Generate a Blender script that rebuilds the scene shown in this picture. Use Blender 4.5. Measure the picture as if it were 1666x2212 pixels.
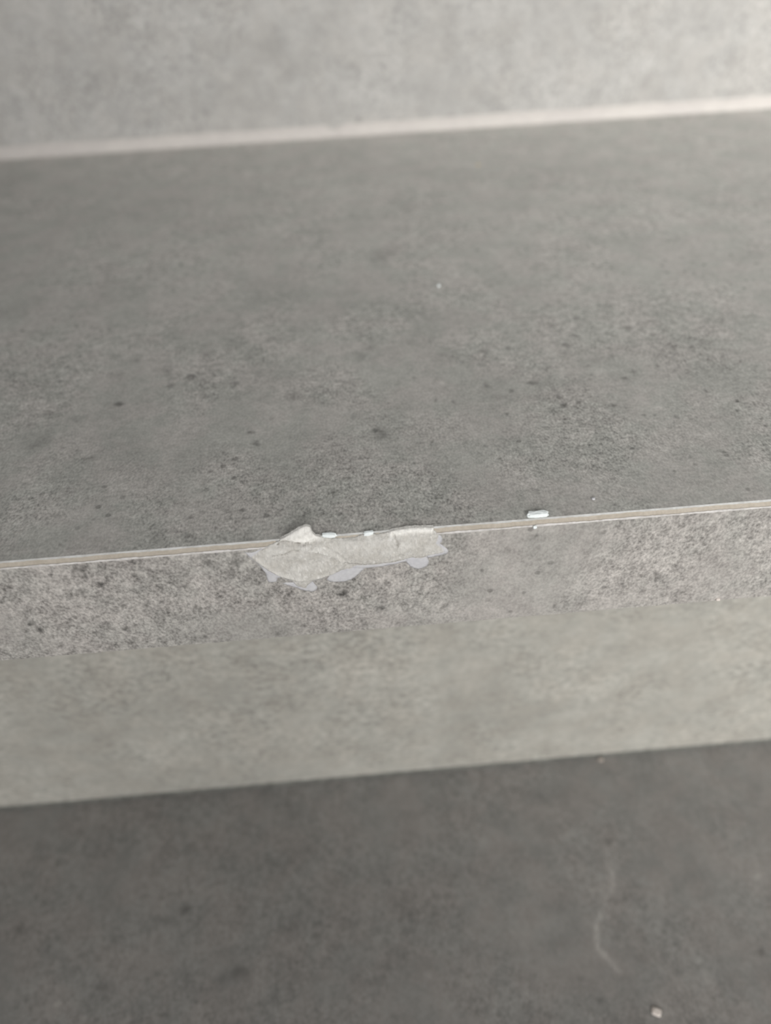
import bpy, math, random
import numpy as np
from mathutils import Vector, Matrix, geometry, noise as mnoise

random.seed(7)
for o in list(bpy.data.objects):
    bpy.data.objects.remove(o)
scene = bpy.context.scene
COL = scene.collection

# ------------------------------------------------------------------ camera
cam_data = bpy.data.cameras.new('camera')
cam_data.sensor_width = 36.0
cam_data.sensor_fit = 'AUTO'                       # the long side of the portrait frame
cam_data.lens = 36.0 * 1660.0 / 2212.0
cam_data.clip_start = 0.004
cam_data.clip_end = 50.0
cam_data.dof.use_dof = True
cam_data.dof.focus_distance = 0.192
cam_data.dof.aperture_fstop = 6.8
cam = bpy.data.objects.new('camera', cam_data)
COL.objects.link(cam)
pitch, yaw, roll = math.radians(42.0), math.radians(1.99114), math.radians(-3.23740)
fwd = Vector((math.cos(pitch) * math.sin(yaw), math.cos(pitch) * math.cos(yaw), -math.sin(pitch)))
right0 = Vector((math.cos(yaw), -math.sin(yaw), 0.0))
up0 = right0.cross(fwd)
right = right0 * math.cos(roll) + up0 * math.sin(roll)
up = -right0 * math.sin(roll) + up0 * math.cos(roll)
m = Matrix((right, up, -fwd)).transposed().to_4x4()
m.translation = Vector((0.0, -0.13109, 0.12519))
cam.matrix_world = m
scene.camera = cam

# ------------------------------------------------------------------ light
world = bpy.data.worlds.new('world')
scene.world = world
world.use_nodes = True
bg = world.node_tree.nodes['Background']
bg.inputs['Color'].default_value = (1.0, 0.985, 0.96, 1)
bg.inputs['Strength'].default_value = 0.30


def area_light(name, loc, target, sx, sy, power, color):
    l = bpy.data.lights.new(name, 'AREA')
    l.shape = 'RECTANGLE'
    l.size, l.size_y, l.energy, l.color = sx, sy, power, color
    o = bpy.data.objects.new(name, l)
    COL.objects.link(o)
    o.location = loc
    o.rotation_euler = (Vector(target) - Vector(loc)).to_track_quat('-Z', 'Y').to_euler()
    return o


# wide window in front of the stairs, and the daylight from the right past the added wall
area_light('front_window', (0.0, -2.9, 0.95), (0.0, 0.1, 0.0), 1.7, 1.3, 57.0, (1.0, 0.985, 0.96))
area_light('side_daylight', (2.27, -5.26, 3.0), (0.1, 0.3, 0.0), 0.52, 0.9, 460.0, (1.0, 0.98, 0.935))

vs_ = scene.view_settings
scene.display_settings.display_device = 'sRGB'
vs_.view_transform = 'Standard'
vs_.look = 'None'
vs_.exposure = 0.0
vs_.gamma = 1.0
vs_.use_curve_mapping = False

# ------------------------------------------------------------------ sizes (metres)
APRON, RISE, SETBACK, TREAD, CH, THICK = 0.03434, 0.17125, 0.034, 0.31, 0.0014, 0.009
XL, XR = -0.84, 0.84

# marks on the tiles: centre, radii in millimetres on the tile face, darkness (below 0: paler)
TREAD_MARKS = [
    (-70.23,64.8,1.41,1.27,0.6), (-50.77,77.18,1.61,1.63,0.4), (-55.85,72.63,1.15,1.32,0.4), (-46.32,89.88,2.58,2.92,0.25), (-36.48,70.98,1.86,1.82,0.35),
    (-69.17,89.45,2.74,2.06,0.18), (-74.22,81.01,2.67,2.8,0.2), (-18.36,61.17,2.34,2.68,0.25), (-30.36,45.39,1.05,0.88,0.6), (-28.53,40.2,1.03,1.27,0.45),
    (-73.86,39.14,1.68,1.28,0.35), (-90.02,62.41,2.25,1.51,0.28), (-89.24,48.04,3.47,2.74,0.25), (-81.37,58.67,3.6,2.2,0.18), (-81.22,32.11,1.01,1.63,0.2),
    (-11.21,19.69,0.59,0.55,0.6), (-7.73,17.07,0.94,0.9,0.4), (-45.08,112.58,1.62,2.34,0.2), (-57.75,81.4,1.93,2.79,0.2), (-27.91,61.74,1.24,2.21,0.22),
    (2.45,81.69,1.32,2.51,0.25), (5.68,86.97,1.79,2.31,0.25), (5.77,40.02,2.04,2.55,0.4), (4.34,41.72,1.03,0.86,0.4), (-1.12,48.91,1.05,1.36,0.3),
    (19.29,34.45,0.5,0.62,0.5), (27.73,52.72,0.53,1.64,0.4), (22.84,54.34,0.53,0.95,0.5), (41.6,44.57,0.51,0.9,0.6), (41.48,79.15,1.15,1.4,0.5),
    (49.11,80.04,1.44,1.13,0.3), (88.82,86.89,1.9,1.83,0.45), (70.63,84.78,1.17,1.19,0.4), (75.09,95.55,1.5,1.9,0.3), (65.6,91.32,1.19,2.44,0.25),
    (79.11,70.34,0.56,1.64,0.35), (52.06,59.68,1.89,1.5,0.5), (57.95,50.99,1.05,1.9,0.5), (58.11,46.72,1.42,1.15,0.45), (62.61,47.75,0.65,0.93,0.5),
    (72.11,44.83,0.89,0.69,0.5), (108.92,76.44,1.27,1.47,0.4), (98.8,72.78,0.98,1.7,0.35), (78.97,58.2,1.07,1.02,0.45), (82.84,61.25,0.81,1.3,0.4),
    (70.02,61.25,0.68,0.77,0.35), (69.08,58.82,0.67,0.76,0.35), (106.37,42.27,0.63,0.71,0.8), (104.47,37.74,0.62,0.69,0.5), (99.75,48.62,0.51,0.98,0.45),
    (67.61,105.9,1.71,1.67,0.25), (56.68,107.61,1.41,1.34,0.25), (38.6,59.79,0.81,1.49,0.35), (127.76,124.82,1.29,1.94,0.3), (108.86,30.15,0.48,0.66,0.6),
    (75.06,43.28,0.64,0.69,0.4), (95.7,88.94,0.73,1.24,0.35), (66.91,79.45,1.29,1.15,0.4), (45.17,56.14,0.67,0.97,0.45), (15.15,157.27,3.97,4.23,0.2),
    (11.27,152.8,2.68,3.32,0.15), (70.46,66.44,0.41,0.8,0.4), (90.73,63.55,0.54,0.8,0.4), (95.2,56.43,0.53,0.77,0.4), (104.33,69.73,0.55,0.84,0.4),
    (100.52,87.9,0.73,0.93,0.35), (120.35,88.0,0.73,0.95,0.3), (130.53,83.35,0.86,0.94,0.35), (54.59,71.4,0.7,1.08,0.3), (57.56,65.62,0.69,1.04,0.35),
    (49.2,69.47,0.56,1.06,0.3), (115.75,62.63,0.54,0.82,0.35), (117.58,57.12,0.53,0.79,0.35), (108.41,58.42,0.53,0.79,0.4), (19.16,87.93,1.49,2.04,0.2),
    (25.04,87.07,0.59,1.46,0.3), (12.66,64.15,0.83,2.26,0.2), (-9.54,57.3,0.81,0.96,0.2), (49.84,21.51,0.71,0.77,0.25), (76.88,30.11,0.61,0.63,0.3),
    (87.01,37.39,0.62,0.67,0.35), (25.95,62.81,0.96,1.0,-0.25), (73.81,63.32,4.07,2.6,-0.1), (83.55,42.36,1.01,0.69,-0.2), (-9.8,37.16,1.01,0.83,-0.2),
    (-7.37,7.63,0.45,0.33,-0.35), (22.91,22.39,0.36,0.57,-0.5),
]
APRON_MARKS = [
    (-75.54,-4.43,0.53,0.65,0.6), (-67.84,-5.67,0.53,0.81,0.5), (-68.19,-3.55,1.27,1.12,0.3), (-65.22,-8.74,0.86,0.66,0.6), (-65.07,-9.75,0.54,0.67,0.55),
    (-70.12,-10.63,0.76,1.52,0.25), (-52.55,-5.56,0.65,0.96,0.5), (-55.67,-2.34,0.96,0.79,0.4), (-61.54,-16.97,0.78,0.7,0.6), (-67.46,-12.97,0.77,0.68,0.4),
    (-64.35,-13.53,0.66,0.68,0.45), (-90.07,-12.21,0.54,0.87,0.5), (-86.24,-21.09,0.89,0.73,0.7), (-84.64,-23.85,0.79,1.31,0.75), (-67.73,-23.49,0.57,0.92,0.5),
    (-63.91,-25.82,0.69,0.74,0.5), (-74.67,-19.89,0.78,0.72,0.4), (-72.48,-16.12,0.66,0.53,0.4), (-63.52,-31.53,0.7,0.58,0.5), (-56.17,-30.98,0.71,0.76,0.4),
    (-44.2,-20.2,0.91,1.06,0.35), (-44.4,-31.78,0.48,0.95,0.5), (-79.6,-33.44,1.17,0.59,0.5), (-75.14,-33.46,0.7,0.79,0.4), (-82.73,-26.51,0.68,0.57,0.4),
    (-86.22,-7.18,0.74,0.67,0.4), (-87.83,-7.97,0.74,0.67,0.4), (-38.69,-4.64,1.08,1.11,0.5), (-36.39,-5.86,1.75,1.6,0.25), (-45.59,-12.11,0.78,0.84,0.4),
    (-47.43,-10.73,1.1,1.5,0.25), (-73.31,-12.25,0.76,1.71,0.25), (-73.84,-5.92,2.13,1.64,0.15), (-83.05,-9.38,0.96,0.85,0.2), (-8.97,-16.56,0.81,0.68,0.55),
    (-7.6,-19.66,1.05,0.87,0.8), (-6.82,-18.71,0.93,0.86,0.5), (-5.41,-21.86,0.71,0.71,0.55), (-20.91,-18.54,0.58,0.69,0.5), (2.08,-26.03,1.08,1.09,0.5),
    (-22.22,-24.23,0.71,0.9,0.4), (-31.4,-5.17,1.42,1.9,0.4), (-33.64,-9.09,1.11,1.47,0.25), (-13.63,-26.23,0.83,0.73,0.5), (-29.4,-25.5,0.71,0.91,0.35),
    (-25.67,-33.1,0.73,0.76,0.4), (-13.54,-21.74,0.59,0.88,0.35), (-27.57,-13.46,0.79,1.34,0.3), (-28.56,-8.88,0.67,1.14,0.3), (3.4,-17.71,0.47,2.41,0.25),
    (-20.31,-29.07,0.72,0.93,0.35), (11.23,-24.82,0.72,0.9,0.25), (-3.47,-30.3,0.85,0.93,0.3), (6.2,-32.49,0.74,0.76,0.3), (-9.63,-31.39,0.73,0.75,0.35),
    (64.16,-3.83,0.7,0.64,0.35), (65.33,-12.48,0.6,0.68,0.4), (73.57,-23.57,0.5,1.47,0.4), (54.23,-31.29,1.14,0.76,0.4), (47.92,-31.24,0.51,0.76,0.5),
    (59.66,-27.75,0.75,0.75,0.3), (71.0,-27.34,0.63,1.13,0.3), (96.24,-30.6,0.52,0.78,0.35), (27.87,-15.05,0.47,0.67,0.5), (40.66,-4.3,0.46,0.63,0.4),
    (33.65,-8.86,1.39,0.97,0.2), (39.65,-5.59,3.45,1.59,0.12), (-48.59,-10.92,3.31,1.5,-0.15), (-43.18,-11.91,1.11,1.5,-0.25), (-69.27,-8.91,1.62,1.0,-0.2),
    (-59.78,-23.97,4.59,1.83,-0.1), (66.7,-11.01,1.91,2.7,-0.12), (58.71,-13.35,1.2,1.02,-0.2), (18.27,-7.1,1.37,1.6,-0.2),
]
LOWER_MARKS = [
    (98.06,5.79,1.08,1.35,-0.06), (96.75,5.15,1.08,1.34,-0.06), (95.57,4.32,1.08,1.34,-0.06), (94.27,3.69,1.07,1.33,-0.06), (93.09,2.87,1.07,1.32,-0.06),
    (91.8,2.24,1.07,1.32,-0.06), (90.64,1.43,1.07,1.31,-0.06), (89.35,0.81,1.07,1.31,-0.06), (88.2,-0.01,1.06,1.3,-0.06), (86.93,-0.62,1.06,1.3,-0.09),
    (85.62,-1.96,1.06,1.29,-0.09), (84.56,-3.12,1.06,1.28,-0.09), (83.49,-4.29,1.05,1.27,-0.09), (82.21,-5.6,1.05,1.26,-0.15000000000000002), (81.99,-6.99,1.05,1.25,-0.15000000000000002),
    (81.59,-8.37,1.04,1.24,-0.15000000000000002), (81.36,-9.74,1.04,1.23,-0.15000000000000002), (80.96,-11.1,1.04,1.23,-0.15000000000000002), (80.74,-12.46,1.03,1.22,-0.15000000000000002), (80.69,-13.82,1.03,1.21,-0.15000000000000002),
    (80.86,-15.03,1.02,1.2,-0.15000000000000002), (81.03,-16.23,1.02,1.19,-0.15000000000000002), (80.98,-17.56,1.02,1.19,-0.21000000000000002), (79.97,-18.64,1.01,1.18,-0.21000000000000002), (78.97,-19.71,1.01,1.17,-0.21000000000000002),
    (77.96,-20.78,1.01,1.16,-0.21000000000000002), (76.97,-21.83,1.01,1.16,-0.21000000000000002), (75.98,-22.89,1.0,1.15,-0.24), (75.33,-23.96,1.0,1.14,-0.24), (74.73,-24.87,1.0,1.14,-0.24),
    (74.08,-25.94,1.0,1.13,-0.24), (73.28,-26.98,0.99,1.12,-0.24), (72.69,-27.88,0.99,1.12,-0.24), (72.06,-28.93,0.99,1.11,-0.27), (71.43,-29.97,0.99,1.1,-0.27),
    (70.68,-30.84,0.98,1.1,-0.27), (70.06,-31.87,0.98,1.09,-0.30000000000000004), (69.93,-32.93,0.98,1.09,-0.30000000000000004), (69.75,-34.14,0.97,1.08,-0.30000000000000004), (69.42,-35.33,0.97,1.07,-0.30000000000000004),
    (69.29,-36.38,0.97,1.07,-0.30000000000000004), (69.17,-37.42,0.97,1.06,-0.30000000000000004), (69.0,-38.6,0.96,1.05,-0.27), (69.59,-39.39,0.96,1.05,-0.27), (70.18,-40.18,0.96,1.05,-0.27),
    (70.77,-40.97,0.96,1.04,-0.27), (71.36,-41.75,0.95,1.04,-0.27), (71.94,-42.53,0.95,1.03,-0.24), (72.48,-43.45,0.95,1.03,-0.24), (73.02,-44.37,0.95,1.02,-0.24),
    (73.55,-45.28,0.94,1.02,-0.24), (74.08,-46.18,0.94,1.02,-0.24), (71.71,3.55,2.15,1.86,-0.12), (76.44,-0.56,2.13,1.47,-0.1), (124.42,-44.29,1.26,1.23,0.5),
    (65.69,-54.25,1.38,1.38,0.3), (83.34,-1.75,1.77,1.83,0.2), (101.84,-45.11,1.42,1.2,-0.35), (91.05,-29.03,1.81,1.29,-0.25), (8.76,-41.59,1.44,1.14,-0.35),
    (103.13,-50.93,2.47,2.03,-0.2), (101.02,-41.67,1.43,1.22,-0.2), (134.37,-19.86,1.68,1.76,-0.2), (121.02,-26.9,1.98,1.68,-0.2), (-78.32,-12.44,2.25,1.82,0.45),
    (-86.38,-15.77,5.15,2.28,0.2), (-56.25,-35.16,3.26,1.75,0.35), (-62.56,-36.79,2.59,1.45,0.25), (-102.19,-21.45,2.37,1.59,0.25), (-81.31,-45.69,1.9,1.38,0.3),
    (-70.67,-43.16,1.12,0.84,0.35), (-119.04,-39.36,1.61,1.02,-0.3), (-128.91,-10.73,1.92,1.36,-0.2), (-104.38,-35.38,2.28,1.48,0.2), (59.66,-34.78,6.48,3.78,0.15),
    (57.74,-22.07,6.71,4.04,0.12), (85.38,-21.27,4.36,3.32,0.15), (47.66,-57.84,1.52,1.33,0.2), (60.49,-47.29,1.57,1.14,0.2), (-4.16,-52.84,1.54,1.33,0.25),
    (81.95,-42.67,3.17,1.78,0.15), (-38.72,-21.54,3.38,2.51,0.12), (-85.58,-32.65,2.63,1.79,0.15), (-138.94,-14.34,3.46,2.35,0.15), (-133.75,-27.05,3.67,1.88,0.12),
    (-11.99,-25.45,2.67,2.16,-0.08), (14.72,-51.04,2.17,1.35,-0.08), (43.03,-50.7,9.3,4.11,-0.06), (-28.77,-37.51,2.91,1.73,-0.06),
]
BODY = [(-28.28,-3.64),(-27.27,-2.82),(-25.58,-1.77),(-24.18,-1.13),(-22.39,-0.76),(-20.78,-0.09),(-20.48,0.48),(-18.38,1.61),(-16.49,2.89),(-14.88,3.75),(-14.1,3.96),(-13.37,3.74),(-13.0,3.1),(-12.92,1.9),(-12.18,0.61),(-10.71,-0.0),(-8.68,-0.54),(-5.96,-0.77),(-2.66,-0.73),(-0.86,-0.19),(0.69,0.09),(2.31,-0.55),(4.97,-0.08),(6.63,0.49),(9.94,0.87),(12.79,0.71),(15.65,0.4),(15.87,-0.68),(16.79,-1.29),(16.9,-3.03),(16.56,-4.08),(17.8,-5.47),(18.49,-7.12),(17.82,-7.84),(15.79,-8.24),(13.86,-8.66),(12.72,-9.17),(10.34,-9.06),(8.63,-9.35),(5.19,-10.24),(1.77,-10.49),(-1.64,-10.42),(-4.49,-10.58),(-6.79,-10.96),(-8.67,-11.72),(-10.58,-12.66),(-12.73,-13.57),(-14.36,-13.87),(-15.41,-15.1),(-16.05,-16.72),(-17.36,-16.05),(-18.63,-15.05),(-19.16,-13.8),(-20.07,-12.85),(-21.94,-11.47),(-23.15,-10.33),(-24.45,-9.2),(-25.59,-7.77),(-26.41,-6.55),(-27.46,-5.47),(-28.1,-4.6)]
FILM_LEFT = [(-29.24,-2.13),(-28.41,-2.38),(-27.41,-2.34),(-26.24,-1.85),(-25.08,-1.38),(-21.35,-1.21),(-18.46,-4.46),(-19.25,-10.8),(-21.38,-11.53),(-22.77,-11.7),(-23.17,-12.98),(-24.11,-13.2),(-25.21,-12.9),(-25.33,-11.39),(-25.43,-9.74),(-26.07,-8.03),(-26.91,-6.17),(-27.72,-4.97),(-28.6,-3.6)]
FILM_FOOT = [(-21.91,-13.81),(-20.97,-13.58),(-19.39,-13.77),(-17.77,-12.63),(-15.52,-12.9),(-14.19,-14.4),(-13.45,-16.18),(-14.05,-17.48),(-15.0,-17.71),(-17.12,-16.94),(-18.18,-16.12),(-19.8,-15.24),(-21.07,-14.41)]
FILM_LOBE = [(-10.91,-13.79),(-10.29,-14.53),(-8.83,-14.88),(-6.53,-14.98),(-5.0,-14.49),(-3.54,-13.33),(-2.3,-11.98),(-1.32,-10.78),(-3.27,-9.42),(-7.82,-9.69),(-10.08,-12.22)]
FILM_DRIP = [(8.88,-8.41),(8.96,-9.87),(9.61,-11.09),(10.62,-12.19),(11.99,-12.68),(13.26,-12.33),(14.07,-11.77),(14.53,-10.36),(14.2,-8.86),(12.06,-7.66)]
FILM_TIP = [(16.67,-1.36),(17.44,-1.87),(17.78,-2.83),(17.68,-3.9),(17.12,-4.45),(18.03,-5.34),(18.94,-6.38),(19.29,-7.37),(18.96,-8.13),(17.15,-8.56),(15.44,-8.85),(14.2,-9.02),(13.75,-7.37),(15.45,-3.64)]
FILM_STRIP = [(-6.15,-10.05),(-3.37,-10.87),(0.05,-10.78),(3.47,-10.69),(6.9,-10.12),(9.19,-9.57),(9.22,-8.29),(3.56,-8.6),(-6.02,-8.45)]
FIN_CRACK = [(-21.32,-0.9),(-20.47,-0.28),(-19.36,-0.1),(-16.92,-0.77),(-15.31,-1.01),(-13.88,-0.94),(-12.52,-0.56)]
FOLD = [(-22.8,-3.8),(-21.11,-3.53),(-19.74,-3.22),(-18.22,-2.46),(-16.57,-2.49),(-14.91,-2.37),(-13.77,-2.04),(-13.06,-1.5)]
RIM = [(-26.69,-4.77),(-24.95,-7.2),(-22.55,-10.08),(-18.83,-12.0),(-15.48,-12.57),(-12.03,-12.32),(-9.08,-11.18),(-7.08,-8.97),(-6.69,-6.93),(-7.68,-5.39)]
VALLEY = [(-10.47,-1.95),(-8.23,-4.07),(-6.21,-6.5),(-5.45,-8.35),(-5.81,-10.09)]
LEDGE = [(-6.31,-7.77),(-3.77,-8.39),(-1.0,-9.2),(1.83,-9.2),(4.67,-9.05),(7.17,-8.69),(9.21,-8.61),(11.48,-8.23),(14.88,-7.98),(18.27,-7.57)]
CREASE = [(5.95,-0.19),(6.35,-0.93),(6.62,-1.58),(7.13,-2.71),(6.88,-3.61)]
CREASE_LOW = [(6.88,-3.61),(6.18,-4.77),(5.91,-6.16)]
DISH = [(-22.01,-6.1),(-17.67,-7.09),(-12.11,-7.42)]
CRUMBLE = [(-15.38,-1.7),(-13.57,-2.22),(-11.65,-2.74),(-10.1,-3.85)]
TOP_RIDGE = [(5.62,-0.31),(9.92,0.27),(15.65,-0.06)]
PEAK = [(-17.81,0.94),(-15.49,2.19),(-13.89,2.9)]


# ------------------------------------------------------------------ node helpers
class Nodes:
    def __init__(self, name):
        self.mat = bpy.data.materials.new(name)
        self.mat.use_nodes = True
        self.nt = self.mat.node_tree
        self.bsdf = self.nt.nodes['Principled BSDF']
        self.tc = self.nt.nodes.new('ShaderNodeTexCoord').outputs['Object']

    def put(self, sock, v):
        if isinstance(v, bpy.types.NodeSocket):
            self.nt.links.new(v, sock)
        else:
            sock.default_value = v

    def noise(self, scale, detail=2.0, rough=0.5, offset=(0, 0, 0), stretch=(1, 1, 1), distortion=0.0):
        mp = self.nt.nodes.new('ShaderNodeMapping')
        mp.inputs['Location'].default_value = offset
        mp.inputs['Scale'].default_value = stretch
        self.nt.links.new(self.tc, mp.inputs['Vector'])
        n = self.nt.nodes.new('ShaderNodeTexNoise')
        self.nt.links.new(mp.outputs[0], n.inputs['Vector'])
        n.inputs['Scale'].default_value = scale
        n.inputs['Detail'].default_value = detail
        n.inputs['Roughness'].default_value = rough
        n.inputs['Distortion'].default_value = distortion
        return n.outputs['Fac']

    def voronoi(self, scale):
        v = self.nt.nodes.new('ShaderNodeTexVoronoi')
        self.nt.links.new(self.tc, v.inputs['Vector'])
        v.inputs['Scale'].default_value = scale
        return v.outputs['Distance'], v.outputs['Color']

    def math(self, op, a, b=0.0, clamp=False):
        n = self.nt.nodes.new('ShaderNodeMath')
        n.operation = op
        n.use_clamp = clamp
        self.put(n.inputs[0], a)
        self.put(n.inputs[1], b)
        return n.outputs[0]

    def ramp(self, v, lo, hi, to0=0.0, to1=1.0):
        n = self.nt.nodes.new('ShaderNodeMapRange')
        n.interpolation_type = 'SMOOTHSTEP'
        self.put(n.inputs['Value'], v)
        n.inputs['From Min'].default_value = lo
        n.inputs['From Max'].default_value = hi
        n.inputs['To Min'].default_value = to0
        n.inputs['To Max'].default_value = to1
        return n.outputs[0]

    def mix(self, fac, a, b, blend='MIX'):
        n = self.nt.nodes.new('ShaderNodeMix')
        n.data_type = 'RGBA'
        n.blend_type = blend
        self.put(n.inputs[0], fac)
        for s, v in ((n.inputs[6], a), (n.inputs[7], b)):
            self.put(s, v if isinstance(v, bpy.types.NodeSocket) else (*v, 1.0))
        return n.outputs[2]

    def scale_color(self, color, fac):
        n = self.nt.nodes.new('ShaderNodeVectorMath')
        n.operation = 'SCALE'
        self.put(n.inputs[0], color)
        self.put(n.inputs['Scale'], fac)
        return n.outputs[0]

    def attr(self, name):
        n = self.nt.nodes.new('ShaderNodeAttribute')
        n.attribute_name = name
        return n.outputs['Fac']

    def centred(self, v, amp):
        return self.math('MULTIPLY', self.math('SUBTRACT', v, 0.5), amp)

    def finish(self, color, rough, bump=None, strength=0.3, distance=0.0002, spec=0.4):
        self.put(self.bsdf.inputs['Base Color'], color)
        self.put(self.bsdf.inputs['Roughness'], rough)
        self.bsdf.inputs['Specular IOR Level'].default_value = spec
        if bump is not None:
            b = self.nt.nodes.new('ShaderNodeBump')
            b.inputs['Strength'].default_value = strength
            b.inputs['Distance'].default_value = distance
            self.nt.links.new(bump, b.inputs['Height'])
            self.nt.links.new(b.outputs[0], self.bsdf.inputs['Normal'])
        return self.mat


def tile_material(name, c0, c1, patch=0.35, mid=0.6, grain=1.5, pits=0.4, seed=0.0, rough=0.5,
                  streak=(1, 1, 1), fine=0.9):
    """Concrete-look stoneware: cloudy patches, fine grain, clustered dark pits."""
    n = Nodes(name)
    off = (seed, seed * 1.7, seed * 0.6)
    cloud = n.noise(18, 2, 0.55, off, streak)
    mids = n.noise(95, 4, 0.62, off, streak)
    small = n.noise(430, 1, 0.6, off, streak)
    grains = n.noise(1500, 1, 0.6, off, (1, 0.7, 0.8))
    coarse = n.ramp(n.noise(26, 1, 0.5, (seed + 3, 1, 2)), 0.38, 0.60, 0.4, 1.0)
    v = n.math('ADD', 1.0, n.centred(cloud, patch))
    v = n.math('ADD', v, n.centred(mids, mid))
    g_ = n.math('ADD', n.centred(small, fine), n.centred(grains, grain))
    v = n.math('ADD', v, n.math('MULTIPLY', g_, coarse))
    hue = n.ramp(n.noise(70, 3, 0.6, (seed + 9, 4, 1)), 0.38, 0.62)
    col = n.mix(hue, c0, c1)
    d, cc = n.voronoi(330)
    sep = n.nt.nodes.new('ShaderNodeSeparateColor')
    n.nt.links.new(cc, sep.inputs[0])
    pit = n.ramp(d, 0.16, 0.34, 1.0, 0.0)
    pit = n.math('MULTIPLY', pit, n.ramp(sep.outputs[0], 0.55, 0.95))
    pit = n.math('MULTIPLY', pit, n.ramp(cloud, 0.46, 0.60))
    v = n.math('MULTIPLY', v, n.math('SUBTRACT', 1.0, n.math('MULTIPLY', pit, pits)))
    v = n.math('MULTIPLY', v, n.math('SUBTRACT', 1.0, n.attr('mark')))
    col = n.scale_color(col, v)
    return n.finish(col, rough, grains, 0.35, 0.0002, 0.35)


def plain_material(name, c0, c1, scale=400, amp=0.5, rough=0.75, bump=0.4, dist=0.0002, spec=0.3):
    n = Nodes(name)
    a = n.noise(scale, 4, 0.6)
    b = n.noise(scale * 4, 2, 0.5)
    col = n.mix(n.ramp(a, 0.35, 0.65), c0, c1)
    v = n.math('ADD', 1.0, n.centred(b, amp))
    return n.finish(n.scale_color(col, v), rough, n.math('ADD', a, n.math('MULTIPLY', b, 0.5)), bump, dist, spec)


def filler_material():
    n = Nodes('dried_filler')
    a = n.noise(260, 4, 0.6)
    b = n.noise(1700, 2, 0.6, stretch=(1.0, 1.0, 0.45))
    c = n.noise(700, 3, 0.6, stretch=(1.0, 1.0, 0.6))
    col = n.mix(n.ramp(a, 0.35, 0.65), (0.525, 0.508, 0.476), (0.60, 0.588, 0.562))
    col = n.mix(n.attr('thin'), col, (0.56, 0.56, 0.585))
    col = n.mix(n.attr('chalk'), col, (0.84, 0.83, 0.80))
    sp = n.ramp(n.noise(1150, 1, 0.5, (3, 1, 2), (1.0, 1.0, 0.5)), 0.60, 0.74, 0.0, 0.55)
    col = n.mix(sp, col, (0.80, 0.79, 0.77))
    col = n.mix(n.attr('groove_shade'), col, (0.17, 0.15, 0.13))  # shade of grooves, creases and ledge painted in as dark colour
    v = n.math('ADD', n.math('ADD', 1.0, n.centred(b, 0.55)), n.centred(c, 0.30))
    h = n.math('ADD', b, n.math('MULTIPLY', c, 1.3))
    return n.finish(n.scale_color(col, v), 0.85, h, 0.6, 0.00035, 0.25)


M = {
    'tread': tile_material('grey_tread_tile', (0.448, 0.434, 0.414), (0.408, 0.409, 0.386), seed=0.0, grain=1.6, mid=0.45, patch=0.30, pits=0.40),
    'apron': tile_material('grey_apron_tile', (0.388, 0.369, 0.352), (0.360, 0.350, 0.332), seed=6.1, grain=1.5, mid=0.62,
                           pits=0.45, fine=0.95),
    'riser': tile_material('pale_riser_tile', (0.375, 0.368, 0.338), (0.365, 0.352, 0.320), seed=5.1, grain=0.6, pits=0.05,
                           mid=0.62, patch=0.35, rough=0.5, streak=(0.75, 1, 1)),
    'upper_riser': tile_material('upper_riser_tile', (0.365, 0.359, 0.350), (0.360, 0.351, 0.339), seed=8.4, grain=0.6,
                                 pits=0.1, mid=0.6, patch=0.4, rough=0.5),
    'lower': tile_material('shaded_tread_tile', (0.245, 0.233, 0.222), (0.230, 0.226, 0.217), seed=11.0, grain=0.8, pits=0.10,  # tread tile with the shadow over the lower step put into its colour
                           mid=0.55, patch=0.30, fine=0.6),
    'joint': plain_material('beige_grout', (0.44, 0.395, 0.335), (0.48, 0.435, 0.375), 300, 0.25),
    'edge_hi': plain_material('pale_cut_edge_upper', (0.50, 0.50, 0.49), (0.58, 0.585, 0.58), 220, 0.35),
    'edge_lo': plain_material('pale_cut_edge_lower', (0.54, 0.52, 0.505), (0.68, 0.66, 0.65), 220, 0.4),
    'bead': plain_material('pale_sealant', (0.445, 0.42, 0.405), (0.475, 0.45, 0.43), 60, 0.1, 0.5),
    'dark_joint': plain_material('shaded_gap_grout', (0.10, 0.103, 0.095), (0.15, 0.153, 0.14), 200, 0.3),  # recessed grout, its colour darkened to stand for the shadow gap
    'concrete': plain_material('cement_bed', (0.28, 0.27, 0.25), (0.34, 0.33, 0.31), 60, 0.4),
    'plaster': plain_material('white_plaster', (0.70, 0.69, 0.67), (0.74, 0.73, 0.71), 30, 0.1),
    'filler': filler_material(),
    'film': plain_material('thin_filler_film', (0.54, 0.54, 0.57), (0.58, 0.58, 0.60), 300, 0.2, 0.6, 0.2),
    'crumb': plain_material('white_plaster_crumb', (0.85, 0.905, 0.92), (0.89, 0.94, 0.95), 900, 0.1, 0.8),
    'crumb_warm': plain_material('warm_crumb', (0.66, 0.60, 0.56), (0.72, 0.66, 0.62), 900, 0.1, 0.8),
    'crumb_dull': plain_material('dull_pinkish_crumb', (0.40, 0.355, 0.32), (0.44, 0.39, 0.35), 900, 0.1, 0.8),
    'crumb_yellow': plain_material('yellow_crumb', (0.55, 0.45, 0.22), (0.60, 0.50, 0.26), 900, 0.1, 0.8),
}


# ------------------------------------------------------------------ object helpers
def link(name, mesh, mat, parent=None):
    o = bpy.data.objects.new(name, mesh)
    COL.objects.link(o)
    if mat is not None:
        mesh.materials.append(M[mat])
    if parent is not None:
        o.parent = parent
        w = Vector((0, 0, 0))
        p = parent
        while p is not None:
            w += p.location
            p = p.parent
        mesh.transform(Matrix.Translation(-w))
    return o


def tag(o, label=None, cat=None, group=None, kind=None):
    for k, v in (('label', label), ('category', cat), ('group', group), ('kind', kind)):
        if v:
            o[k] = v
    return o


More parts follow.
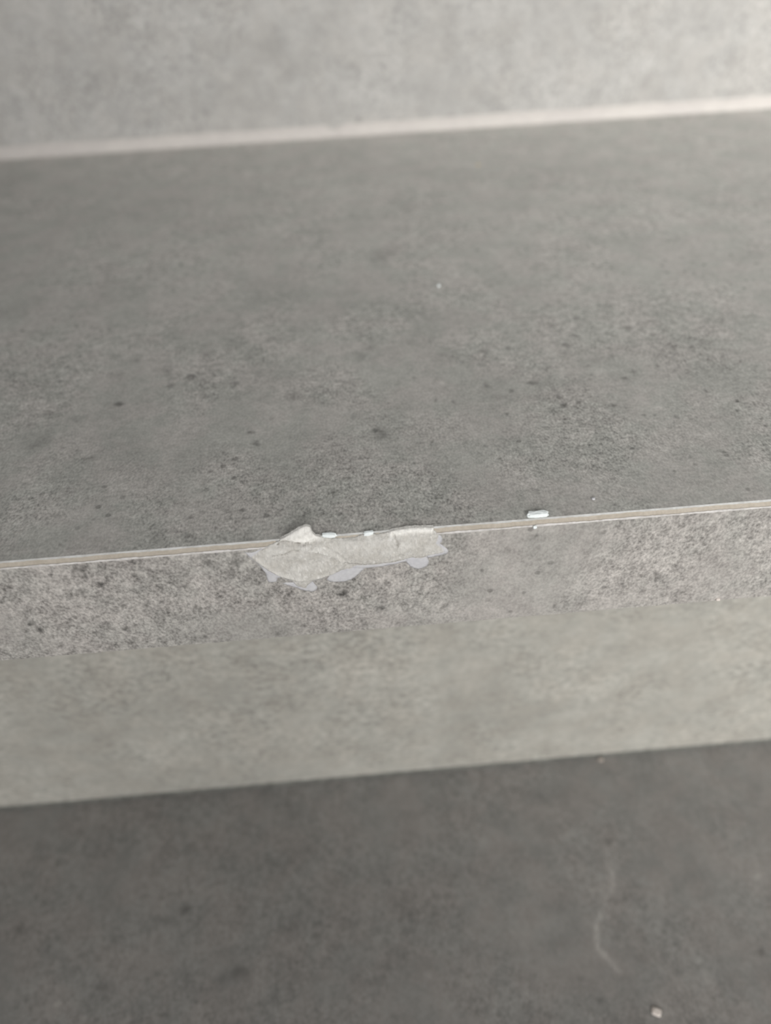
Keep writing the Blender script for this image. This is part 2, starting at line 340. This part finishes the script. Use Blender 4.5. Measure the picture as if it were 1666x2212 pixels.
def mesh_from(name, verts, faces, smooth=False):
    me = bpy.data.meshes.new(name)
    me.from_pydata([tuple(v) for v in verts], [], [tuple(f) for f in faces])
    if smooth:
        me.polygons.foreach_set('use_smooth', [True] * len(me.polygons))
    else:
        me.polygons.foreach_set('use_smooth', [False] * len(me.polygons))
    me.update()
    return me


def set_attr(me, name, values):
    a = me.attributes.new(name, 'FLOAT', 'POINT')
    a.data.foreach_set('value', np.asarray(values, dtype=np.float32))


def steps(*segs):
    """segs: (start, end, spacing) ... one rising list of coordinates"""
    out = []
    for a, b, d in segs:
        k = max(1, int(round((b - a) / d)))
        out += [a + (b - a) * i / k for i in range(k)]
    out.append(segs[-1][1])
    return np.array(out)


def wob(a, b, k, s=0.0):
    return np.sin(a * k + 1.3 * np.sin(b * k * 0.8 + s) + s) * 0.6 + np.sin(b * k * 1.37 + 1.7 * np.sin(a * k * 0.6 + 2 * s)) * 0.6


def mark_values(a, b, marks):
    """a, b: face coordinates in mm; ragged elliptical spots"""
    out = np.zeros_like(a)
    for i, (ca, cb, ra, rb, amp) in enumerate(marks):
        near = (np.abs(a - ca) < ra * 2.8) & (np.abs(b - cb) < rb * 2.8)
        if not near.any():
            continue
        aa, bb = a[near], b[near]
        k = 2.2 / max(ra, rb)
        da = (aa - ca) / ra + 0.28 * wob(aa, bb, k, i * 1.1)
        db = (bb - cb) / rb + 0.28 * wob(bb, aa, k, i * 2.3)
        out[near] += amp * np.exp(-(da * da + db * db) ** 1.25 * 1.2)
    return np.clip(out, -0.6, 0.85)


def slab(name, mat, parent, axis, face, us, vs, depth, marks=None, ragged=None):
    """A tile. axis 'z': face up at z=face, vs along y; axis 'y': face to the front at y=face, vs along z."""
    U, V = np.meshgrid(us, vs, indexing='ij')
    nu, nv = len(us), len(vs)
    W = V.copy()
    if ragged:
        W[:, 0] += ragged * (0.5 * np.sin(us * 2300) + 0.6 * np.sin(us * 977 + 1) + 0.4 * np.sin(us * 5100 + 2))
    F = np.full(U.size, face)
    B = np.full(U.size, face - depth if axis == 'z' else face + depth)
    front = np.stack([U.ravel(), W.ravel(), F], 1) if axis == 'z' else np.stack([U.ravel(), F, W.ravel()], 1)
    idx = np.arange(nu * nv).reshape(nu, nv)
    a, b, c, d = idx[:-1, :-1].ravel(), idx[1:, :-1].ravel(), idx[1:, 1:].ravel(), idx[:-1, 1:].ravel()
    quads = np.stack([a, b, c, d], 1)
    rim = np.concatenate([idx[:, 0], idx[-1, 1:], idx[-2::-1, -1], idx[0, -2:0:-1]])
    back = front[rim].copy()
    back[:, 2 if axis == 'z' else 1] = B[0]
    n0 = nu * nv
    k = len(rim)
    j = np.arange(k)
    j2 = (j + 1) % k
    side = np.stack([rim[j], n0 + j, n0 + j2, rim[j2]], 1)
    verts = np.concatenate([front, back])
    faces = np.concatenate([quads, side])
    me = bpy.data.meshes.new(name)
    me.vertices.add(len(verts))
    me.vertices.foreach_set('co', verts.ravel().astype(np.float32))
    nl = len(faces) * 4 + k
    me.loops.add(nl)
    me.loops.foreach_set('vertex_index', np.concatenate([faces.ravel(), (n0 + j)[::-1]]).astype(np.int32))
    me.polygons.add(len(faces) + 1)
    me.polygons.foreach_set('loop_start', np.concatenate([np.arange(len(faces)) * 4, [len(faces) * 4]]).astype(np.int32))
    me.polygons.foreach_set('use_smooth', [False] * (len(faces) + 1))
    me.update(calc_edges=True)
    me.validate()
    if marks:
        val = mark_values(verts[:, 0] * 1e3, (verts[:, 1] if axis == 'z' else verts[:, 2]) * 1e3, marks)
        set_attr(me, 'mark', val)
    return link(name, me, mat, parent)


def sweep(name, mat, parent, xs, profile, smooth=False):
    """closed profile(x) -> list of (y, z), swept along x"""
    verts, faces = [], []
    for x in xs:
        p = profile(x)
        verts += [(x, y, z) for y, z in p]
    k = len(p)
    for i in range(len(xs) - 1):
        for j in range(k):
            j2 = (j + 1) % k
            faces.append((i * k + j, (i + 1) * k + j, (i + 1) * k + j2, i * k + j2))
    faces.append(tuple(range(k)))
    faces.append(tuple((len(xs) - 1) * k + j for j in reversed(range(k))))
    me = mesh_from(name, verts, faces, smooth)
    return link(name, me, mat, parent)


# ------------------------------------------------------------------ the staircase
stairs = bpy.data.objects.new('staircase', None)
COL.objects.link(stairs)
stairs.location = (0, SETBACK, -2 * RISE)
tag(stairs, 'grey concrete-look tiled stairs with bevelled overhanging step fronts', 'staircase', kind='structure')

# cement bed under the tiles
g = 0.0004
TB = THICK + g
prof = [(-0.30 + SETBACK + TB, -2 * RISE), (SETBACK - TREAD + TB, -2 * RISE), (SETBACK - TREAD + TB, -RISE - TB),
        (SETBACK + TB, -RISE - TB), (SETBACK + TB, -TB - 0.0), (TREAD + TB, -TB), (TREAD + TB, RISE - TB),
        (TREAD + 0.30, RISE - TB), (TREAD + 0.30, -2 * RISE)]
sweep('cement_bed', 'concrete', stairs, [XL, XR], lambda x: prof[1:])

FX = (XL, -0.11, 0.02), (-0.11, 0.125, 0.0004), (0.125, XR, 0.02)
# the step in focus
tread = slab('tread_tile', 'tread', stairs, 'z', 0.0, steps(*FX),
             steps((CH, 0.085, 0.0004), (0.085, 0.16, 0.0009), (0.16, TREAD + 0.004, 0.004)), THICK, TREAD_MARKS)
apron = slab('apron_tile', 'apron', stairs, 'y', 0.0, steps(*FX), steps((-APRON, -CH, 0.00035)), THICK, APRON_MARKS,
             ragged=0.00006)
slab('riser_tile', 'riser', stairs, 'y', SETBACK, steps((XL, XR, 0.03)), steps((-RISE + 0.0022, -TB, 0.02)), THICK)
# the step below
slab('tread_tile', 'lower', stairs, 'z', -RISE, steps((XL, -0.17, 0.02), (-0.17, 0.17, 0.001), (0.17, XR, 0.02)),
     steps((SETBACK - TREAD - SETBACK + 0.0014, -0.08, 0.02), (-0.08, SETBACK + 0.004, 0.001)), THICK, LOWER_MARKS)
slab('apron_tile', 'apron', stairs, 'y', -TREAD, steps((XL, XR, 0.05)), steps((-RISE - APRON, -RISE - CH, 0.01)), THICK)
slab('riser_tile', 'riser', stairs, 'y', SETBACK - TREAD, steps((XL, XR, 0.05)), steps((-2 * RISE, -RISE - TB, 0.03)), THICK)
# the step above
slab('riser_tile', 'upper_riser', stairs, 'y', TREAD, steps((XL, XR, 0.03)), steps((0.0012, RISE - TB, 0.02)), THICK)
slab('tread_tile', 'tread', stairs, 'z', RISE, steps((XL, XR, 0.05)), steps((TREAD - SETBACK + CH, 2 * TREAD - SETBACK, 0.05)), THICK)
slab('apron_tile', 'apron', stairs, 'y', TREAD - SETBACK, steps((XL, XR, 0.05)), steps((RISE - APRON, RISE - CH, 0.01)), THICK)

# joint at the front edge: pale cut edge of each tile with beige grout between them
EX = steps((XL, -0.11, 0.02), (-0.11, 0.125, 0.0007), (0.125, XR, 0.02))


def w1(x, s):
    return 0.5 * math.sin(x * 310 + s) + 0.35 * math.sin(x * 890 + 2 * s) + 0.3 * math.sin(x * 2300 + 3 * s) + 0.2 * math.sin(x * 4700 + s)


def on_chamfer(t, lift):
    """point on the bevelled corner: t=0 at the apron, 1 at the tread; lift outward"""
    q = lift * 0.7071
    return (CH * t - q, -CH + CH * t + q)


def strip(t0, t1, lift, a0, a1, s, below=0.0006):
    def f(x):
        ta, tb = t0 + a0 * w1(x, s), t1 + a1 * w1(x, s + 4)
        return [on_chamfer(ta, lift), on_chamfer(tb, lift), on_chamfer(tb, -below), on_chamfer(ta, -below)]
    return f


sweep('tile_edge', 'edge_hi', tread, EX, strip(0.76, 1.0, 0.00005, 0.05, 0.0, 1.0))
sweep('grout_joint', 'joint', stairs, EX, strip(0.10, 0.90, -0.00012, 0.0, 0.0, 2.0, 0.0009))
sweep('tile_edge', 'edge_lo', apron, EX, strip(-0.02, 0.20, 0.00007, 0.03, 0.05, 3.0))
for base_y, base_z in ((-TREAD, -RISE), (TREAD - SETBACK, RISE)):
    sweep('grout_joint', 'joint', stairs, [XL, XR],
          lambda x: [(base_y, base_z - CH), (base_y + CH, base_z), (base_y + CH, base_z - 0.002), (base_y + 0.001, base_z - 0.002)])

# pale sealant along the foot of the upper riser, nicked in one place
BX = steps((XL, -0.2, 0.02), (-0.2, 0.25, 0.001), (0.25, XR, 0.02))


def bead(x):
    r = 0.0062 * (1 + 0.05 * w1(x * 0.25, 1.0)) * (1 - 0.4 * math.exp(-((x + 0.0008) / 0.0032) ** 2))
    d = 0.34 * r
    return [(TREAD - d * (1 - math.sin(a)) ** 1.0 - 0.0001, 0.0001 + r * (1 - math.cos(a)))
            for a in [i * math.pi / 2 / 7 for i in range(8)]] + [(TREAD + 0.002, 0.0001 + r), (TREAD + 0.002, 0.0001)]


sweep('sealant_bead', 'bead', stairs, BX, bead, True)


def lowjoint(x):
    d = 0.0006 + 0.0003 * w1(x * 0.6, 2)
    return [(SETBACK - 0.0002 + d, -RISE + 0.0030), (SETBACK - d * 0.6, -RISE - 0.0002), (SETBACK + 0.003, -RISE - 0.0002), (SETBACK + 0.003, -RISE + 0.003)]


sweep('grout_joint', 'dark_joint', stairs, BX, lowjoint)

# unseen wall, added to block daylight so the steps fade darker leftwards
wall_me = mesh_from('added_shade_wall', [(x, y, z) for x in (0.90, 1.0) for y in (-3.6, -2.12) for z in (-2 * RISE, 2.3)],
                    [(0, 1, 3, 2), (4, 6, 7, 5), (0, 4, 5, 1), (2, 3, 7, 6), (1, 5, 7, 3), (0, 2, 6, 4)])
tag(link('added_shade_wall', wall_me, 'plaster'), 'unseen white wall added to shade the left of the stairs', kind='structure')
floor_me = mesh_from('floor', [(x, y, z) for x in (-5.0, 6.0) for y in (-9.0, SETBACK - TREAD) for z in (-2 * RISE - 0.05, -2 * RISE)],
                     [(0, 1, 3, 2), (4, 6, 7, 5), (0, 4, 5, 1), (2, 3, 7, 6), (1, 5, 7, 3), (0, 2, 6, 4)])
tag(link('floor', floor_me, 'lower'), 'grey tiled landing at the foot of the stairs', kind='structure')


# ------------------------------------------------------------------ the lump of dried filler
def base_y(z):
    """surface of the step front in mm: apron, bevel, then straight up out of the joint"""
    c = CH * 1e3
    return np.where(z < -c, 0.0, np.where(z < -c / 2, z + c, c / 2))


def dist_poly(P, line, closed=False):
    P = np.asarray(P)
    L = np.asarray(line, float)
    if closed:
        L = np.vstack([L, L[:1]])
    best = np.full(len(P), 1e9)
    for a, b in zip(L[:-1], L[1:]):
        ab = b - a
        t = np.clip(((P - a) @ ab) / max(ab @ ab, 1e-9), 0, 1)
        best = np.minimum(best, np.hypot(*(P - a - t[:, None] * ab).T))
    return best


def resample(poly, d, jitter):
    out = []
    for i, a in enumerate(poly):
        b = poly[(i + 1) % len(poly)]
        L = math.hypot(b[0] - a[0], b[1] - a[1])
        k = max(1, int(L / d))
        nx, nz = -(b[1] - a[1]) / max(L, 1e-6), (b[0] - a[0]) / max(L, 1e-6)
        for q in range(k):
            t = q / k
            j = 0 if q == 0 else random.uniform(-jitter, jitter)
            out.append((a[0] + (b[0] - a[0]) * t + nx * j, a[1] + (b[1] - a[1]) * t + nz * j))
    return out


def inside(P, poly):
    x, z = P[:, 0], P[:, 1]
    c = np.zeros(len(P), bool)
    n = len(poly)
    for i in range(n):
        x0, z0 = poly[i]
        x1, z1 = poly[(i + 1) % n]
        if z0 == z1:
            continue
        cr = ((z0 > z) != (z1 > z)) & (x < (x1 - x0) * (z - z0) / (z1 - z0) + x0)
        c ^= cr
    return c


def triangulate(poly, d, jitter):
    rim = resample(poly, d, jitter)
    R = np.array(rim)
    gx = np.arange(R[:, 0].min(), R[:, 0].max(), d)
    gz = np.arange(R[:, 1].min(), R[:, 1].max(), d)
    G = np.array([(x + (0.5 * d if k % 2 else 0) + random.uniform(-.12, .12) * d, z + random.uniform(-.12, .12) * d)
                  for k, z in enumerate(gz) for x in gx])
    G = G[inside(G, rim)]
    G = G[dist_poly(G, rim, True) > d * 0.55]
    pts = [Vector(p) for p in rim] + [Vector(p) for p in G]
    n = len(rim)
    v, e, f, *_ = geometry.delaunay_2d_cdt(pts, [], [list(range(n))], 1, 1e-6)
    return np.array([(p.x, p.y) for p in v]), f


def value_noise(P, s, seed=0.0):
    return np.array([mnoise.noise(Vector((x * s, z * s, seed))) for x, z in P])


def solid_patch(name, P, F, t, back, mat, parent, attrs=None):
    """front sheet over the plane, closed by a back sheet; all in mm"""
    yb = base_y(P[:, 1])
    front = np.stack([P[:, 0], yb - t, P[:, 1]], 1) * 1e-3
    rear = np.stack([P[:, 0], yb + back, P[:, 1]], 1) * 1e-3
    n = len(P)
    faces, cnt = [], {}
    for f in F:
        a, b, c = (P[i] for i in f[:3])
        f = list(f)
        if (b[0] - a[0]) * (c[1] - a[1]) - (b[1] - a[1]) * (c[0] - a[0]) < 0:
            f.reverse()
        faces.append(f)
        for i in range(len(f)):
            cnt[(f[i], f[(i + 1) % len(f)])] = 1
    allf = faces + [[n + i for i in reversed(f)] for f in faces]
    n_flat = len(allf)
    for (a, b) in cnt:
        if (b, a) not in cnt:
            allf.append([b, a, n + a, n + b])
    me = mesh_from(name, np.concatenate([front, rear]), allf, True)
    me.polygons.foreach_set('use_smooth', [i < n_flat for i in range(len(me.polygons))])
    for k, v in (attrs or {}).items():
        set_attr(me, k, np.concatenate([v, v]))
    return link(name, me, mat, parent)


filler = bpy.data.objects.new('filler_lump', None)
COL.objects.link(filler)
filler.location = (-0.008, 0.0, -0.012)
tag(filler, 'beige lump of dried filler smeared over the step edge, with a pointed peak', 'filler')

P, F = triangulate(BODY, 0.26, 0.07)
d = dist_poly(P, BODY, True)


def ridge(line, width):
    return np.exp(-(dist_poly(P, line) / width) ** 2)


n1, n2, n3 = value_noise(P, 0.35, 1.0), value_noise(P, 1.1, 5.0), value_noise(P, 2.8, 9.0)
t = 0.10 + 0.85 * (1 - np.exp(-d / 1.5))
above = np.clip((P[:, 1] + 1.2) / 1.6, 0, 1)                 # towards the torn upper rim
t *= 1 - 0.45 * above
t += 0.22 * n1 + 0.10 * n2 + 0.05 * n3
t += 0.30 * ridge(RIM, 0.60) - 0.42 * ridge(DISH, 2.0)
t += 0.60 * ridge(CRUMBLE, 0.7) * (1 + 1.2 * n3) + 0.40 * ridge(TOP_RIDGE, 0.6) + 0.35 * ridge(PEAK, 0.9)
t -= 0.75 * ridge(FIN_CRACK, 0.28) + 0.60 * ridge(FOLD, 0.24) + 0.30 * ridge(VALLEY, 0.5)
t -= 0.50 * ridge(CREASE, 0.26) + 0.22 * ridge(CREASE_LOW, 0.35)
ledge_z = np.interp(P[:, 0], [q[0] for q in LEDGE], [q[1] for q in LEDGE])
below = np.clip((ledge_z - P[:, 1]) / 0.45, 0, 1) * np.clip((P[:, 0] - LEDGE[0][0]) / 2, 0, 1)
t = t * (1 - 0.55 * below) - 0.22 * ridge(LEDGE, 0.22)
t = np.maximum(t, 0.07) * np.clip(d / 0.5 + 0.35, 0, 1)
c2 = CH * 1e3 / 2
high = np.clip(P[:, 1] + c2, 0, None)
back = np.where(P[:, 1] < -c2, 0.45, 0.55 + 0.9 * np.clip(d, 0, 1.5) + 0.0 * high)
back = back + np.where(P[:, 1] > 0, 0.2 + 0.15 * n2, 0)


def blob(x, z, rx, rz):
    return np.exp(-(((P[:, 0] - x) / rx) ** 2 + ((P[:, 1] - z) / rz) ** 2))


px = np.array(PEAK)
chalk = 0.95 * np.clip(blob(px[:, 0].mean() + .6, px[:, 1].mean() - 0.4, 4.2, 2.4) * 1.8, 0, 1) * (P[:, 1] > np.interp(P[:, 0], [q[0] for q in FIN_CRACK], [q[1] for q in FIN_CRACK]) - .2)
chalk = np.maximum(chalk, 0.95 * np.clip(1.4 * ridge(TOP_RIDGE, 0.6), 0, 1))
chalk = np.maximum(chalk, 0.7 * ridge(CRUMBLE, 0.8) * (0.7 + 1.2 * n3))
chalk = np.maximum(chalk, 0.25 * ridge(RIM, 0.6))
chalk = np.clip(chalk + 0.1 * n2, 0, 1)
thin = np.clip(1 - d / 0.55, 0, 1) * (P[:, 1] < -2.5)
groove_shade = np.clip(0.9 * ridge(FIN_CRACK, 0.20) * (P[:, 0] < FIN_CRACK[-2][0]) + 0.9 * ridge(FOLD, 0.17) * (0.7 + n2)
                + 0.75 * ridge(LEDGE, 0.17) * (P[:, 0] < LEDGE[-3][0]) + 0.6 * ridge(CREASE, 0.18), 0, 0.9) * np.clip(0.7 + 1.2 * n3, 0, 1)
solid_patch('filler_body', P, F, t, back, 'filler', filler, {'chalk': chalk, 'thin': thin, 'groove_shade': groove_shade})

for pts, th in ((FILM_LEFT, 0.13), (FILM_FOOT, 0.13), (FILM_LOBE, 0.11), (FILM_DRIP, 0.14), (FILM_TIP, 0.12), (FILM_STRIP, 0.20)):
    Q, G = triangulate(pts, 0.5, 0.06)
    dq = dist_poly(Q, pts, True)
    tq = 0.04 + th * (1 - np.exp(-dq / 0.35)) + 0.02 * value_noise(Q, 0.8, 3.0)
    o = solid_patch('filler_film', Q, G, tq, 0.25, 'film', filler)
    o['label'] = 'thin pale lilac-grey film of filler'


# ------------------------------------------------------------------ loose crumbs
def crumb(name, label, x, y, z, rx, ry, rz, mat='crumb', seed=1, tilt=0.0, roll_x=0.0, boxy=0.45, cat='crumb', group=None, n=3):
    """a chipped flake, flat underneath, standing on (x, y, z) (mm)"""
    import bmesh
    bm = bmesh.new()
    bmesh.ops.create_icosphere(bm, subdivisions=n, radius=1.0)
    rnd = random.Random(seed)
    offs = Vector((rnd.random() * 9, rnd.random() * 9, rnd.random() * 9))
    for v in bm.verts:
        c = v.co.copy()
        mx = max(abs(c.x), abs(c.y), abs(c.z))
        c = c.lerp(c / mx, boxy)
        c *= 1 + 0.22 * mnoise.noise(c * 1.4 + offs) + 0.08 * mnoise.noise(c * 4 + offs)
        c.z = max(c.z, -0.62)
        v.co = Vector((c.x * rx, c.y * ry, (c.z + 0.62) * rz)) * 1e-3
    me = bpy.data.meshes.new(name)
    bm.to_mesh(me)
    bm.free()
    o = link(name, me, mat)
    o.location = (x * 1e-3, y * 1e-3, z * 1e-3)
    o.rotation_euler = (roll_x, 0.0, tilt)
    return tag(o, label, cat, group)


G = 'plaster crumbs on the stairs'
crumb('plaster_flake', 'largest white plaster flake, lying on the tread just behind the joint', 41.0, 2.35, 0.0, 2.6, 0.9, 0.62, seed=3, tilt=0.0, group=G, n=4)
crumb('plaster_crumb', 'tiny white crumb on the joint below the largest white flake', 39.9, 0.15, -1.75, 0.5, 0.4, 0.55, seed=5, roll_x=0.78, group=G)
crumb('plaster_flake', 'white flake on the joint just right of the filler peak', -9.0, 1.0, -0.10, 1.7, 0.55, 0.6, seed=9, tilt=-0.12, group=G, n=4)
crumb('plaster_crumb', 'white crumb on the top rim of the filler, near its middle', 0.3, 0.75, -0.25, 1.25, 0.55, 0.6, seed=12, tilt=0.1, group=G)
crumb('plaster_speck', 'white speck out on the middle of the tread', 32.6, 126.3, 0.0, 0.5, 0.9, 0.4, seed=14, group=G, n=2)
crumb('plaster_speck', 'yellowish speck on the tread near the upper riser', 67.0, 250.4, 0.0, 0.5, 0.8, 0.35, 'crumb_yellow', 15, group=G, n=2)
crumb('plaster_speck', 'small pale grey speck on the tread right of the white flake', 55.6, 6.5, 0.0, 0.45, 0.4, 0.25, 'film', 16, group=G, n=2)
crumb('plaster_speck', 'pinkish white speck on the lower edge of the step front', 92.3, 0.15, -33.9, 0.6, 0.45, 0.4, 'crumb_warm', 17, roll_x=1.57, group=G, n=2)
crumb('plaster_crumb', 'white crumb on the lower tread at the bottom of the photo', 82.6, -59.0, -RISE * 1e3, 1.5, 1.2, 0.5, 'crumb_warm', 18, tilt=-0.5, group=G)
crumb('plaster_crumb', 'pale pinkish crumb in the corner at the foot of the lower riser', 89.9, 32.4, -RISE * 1e3, 1.1, 0.7, 0.6, 'crumb_dull', 19, group=G)
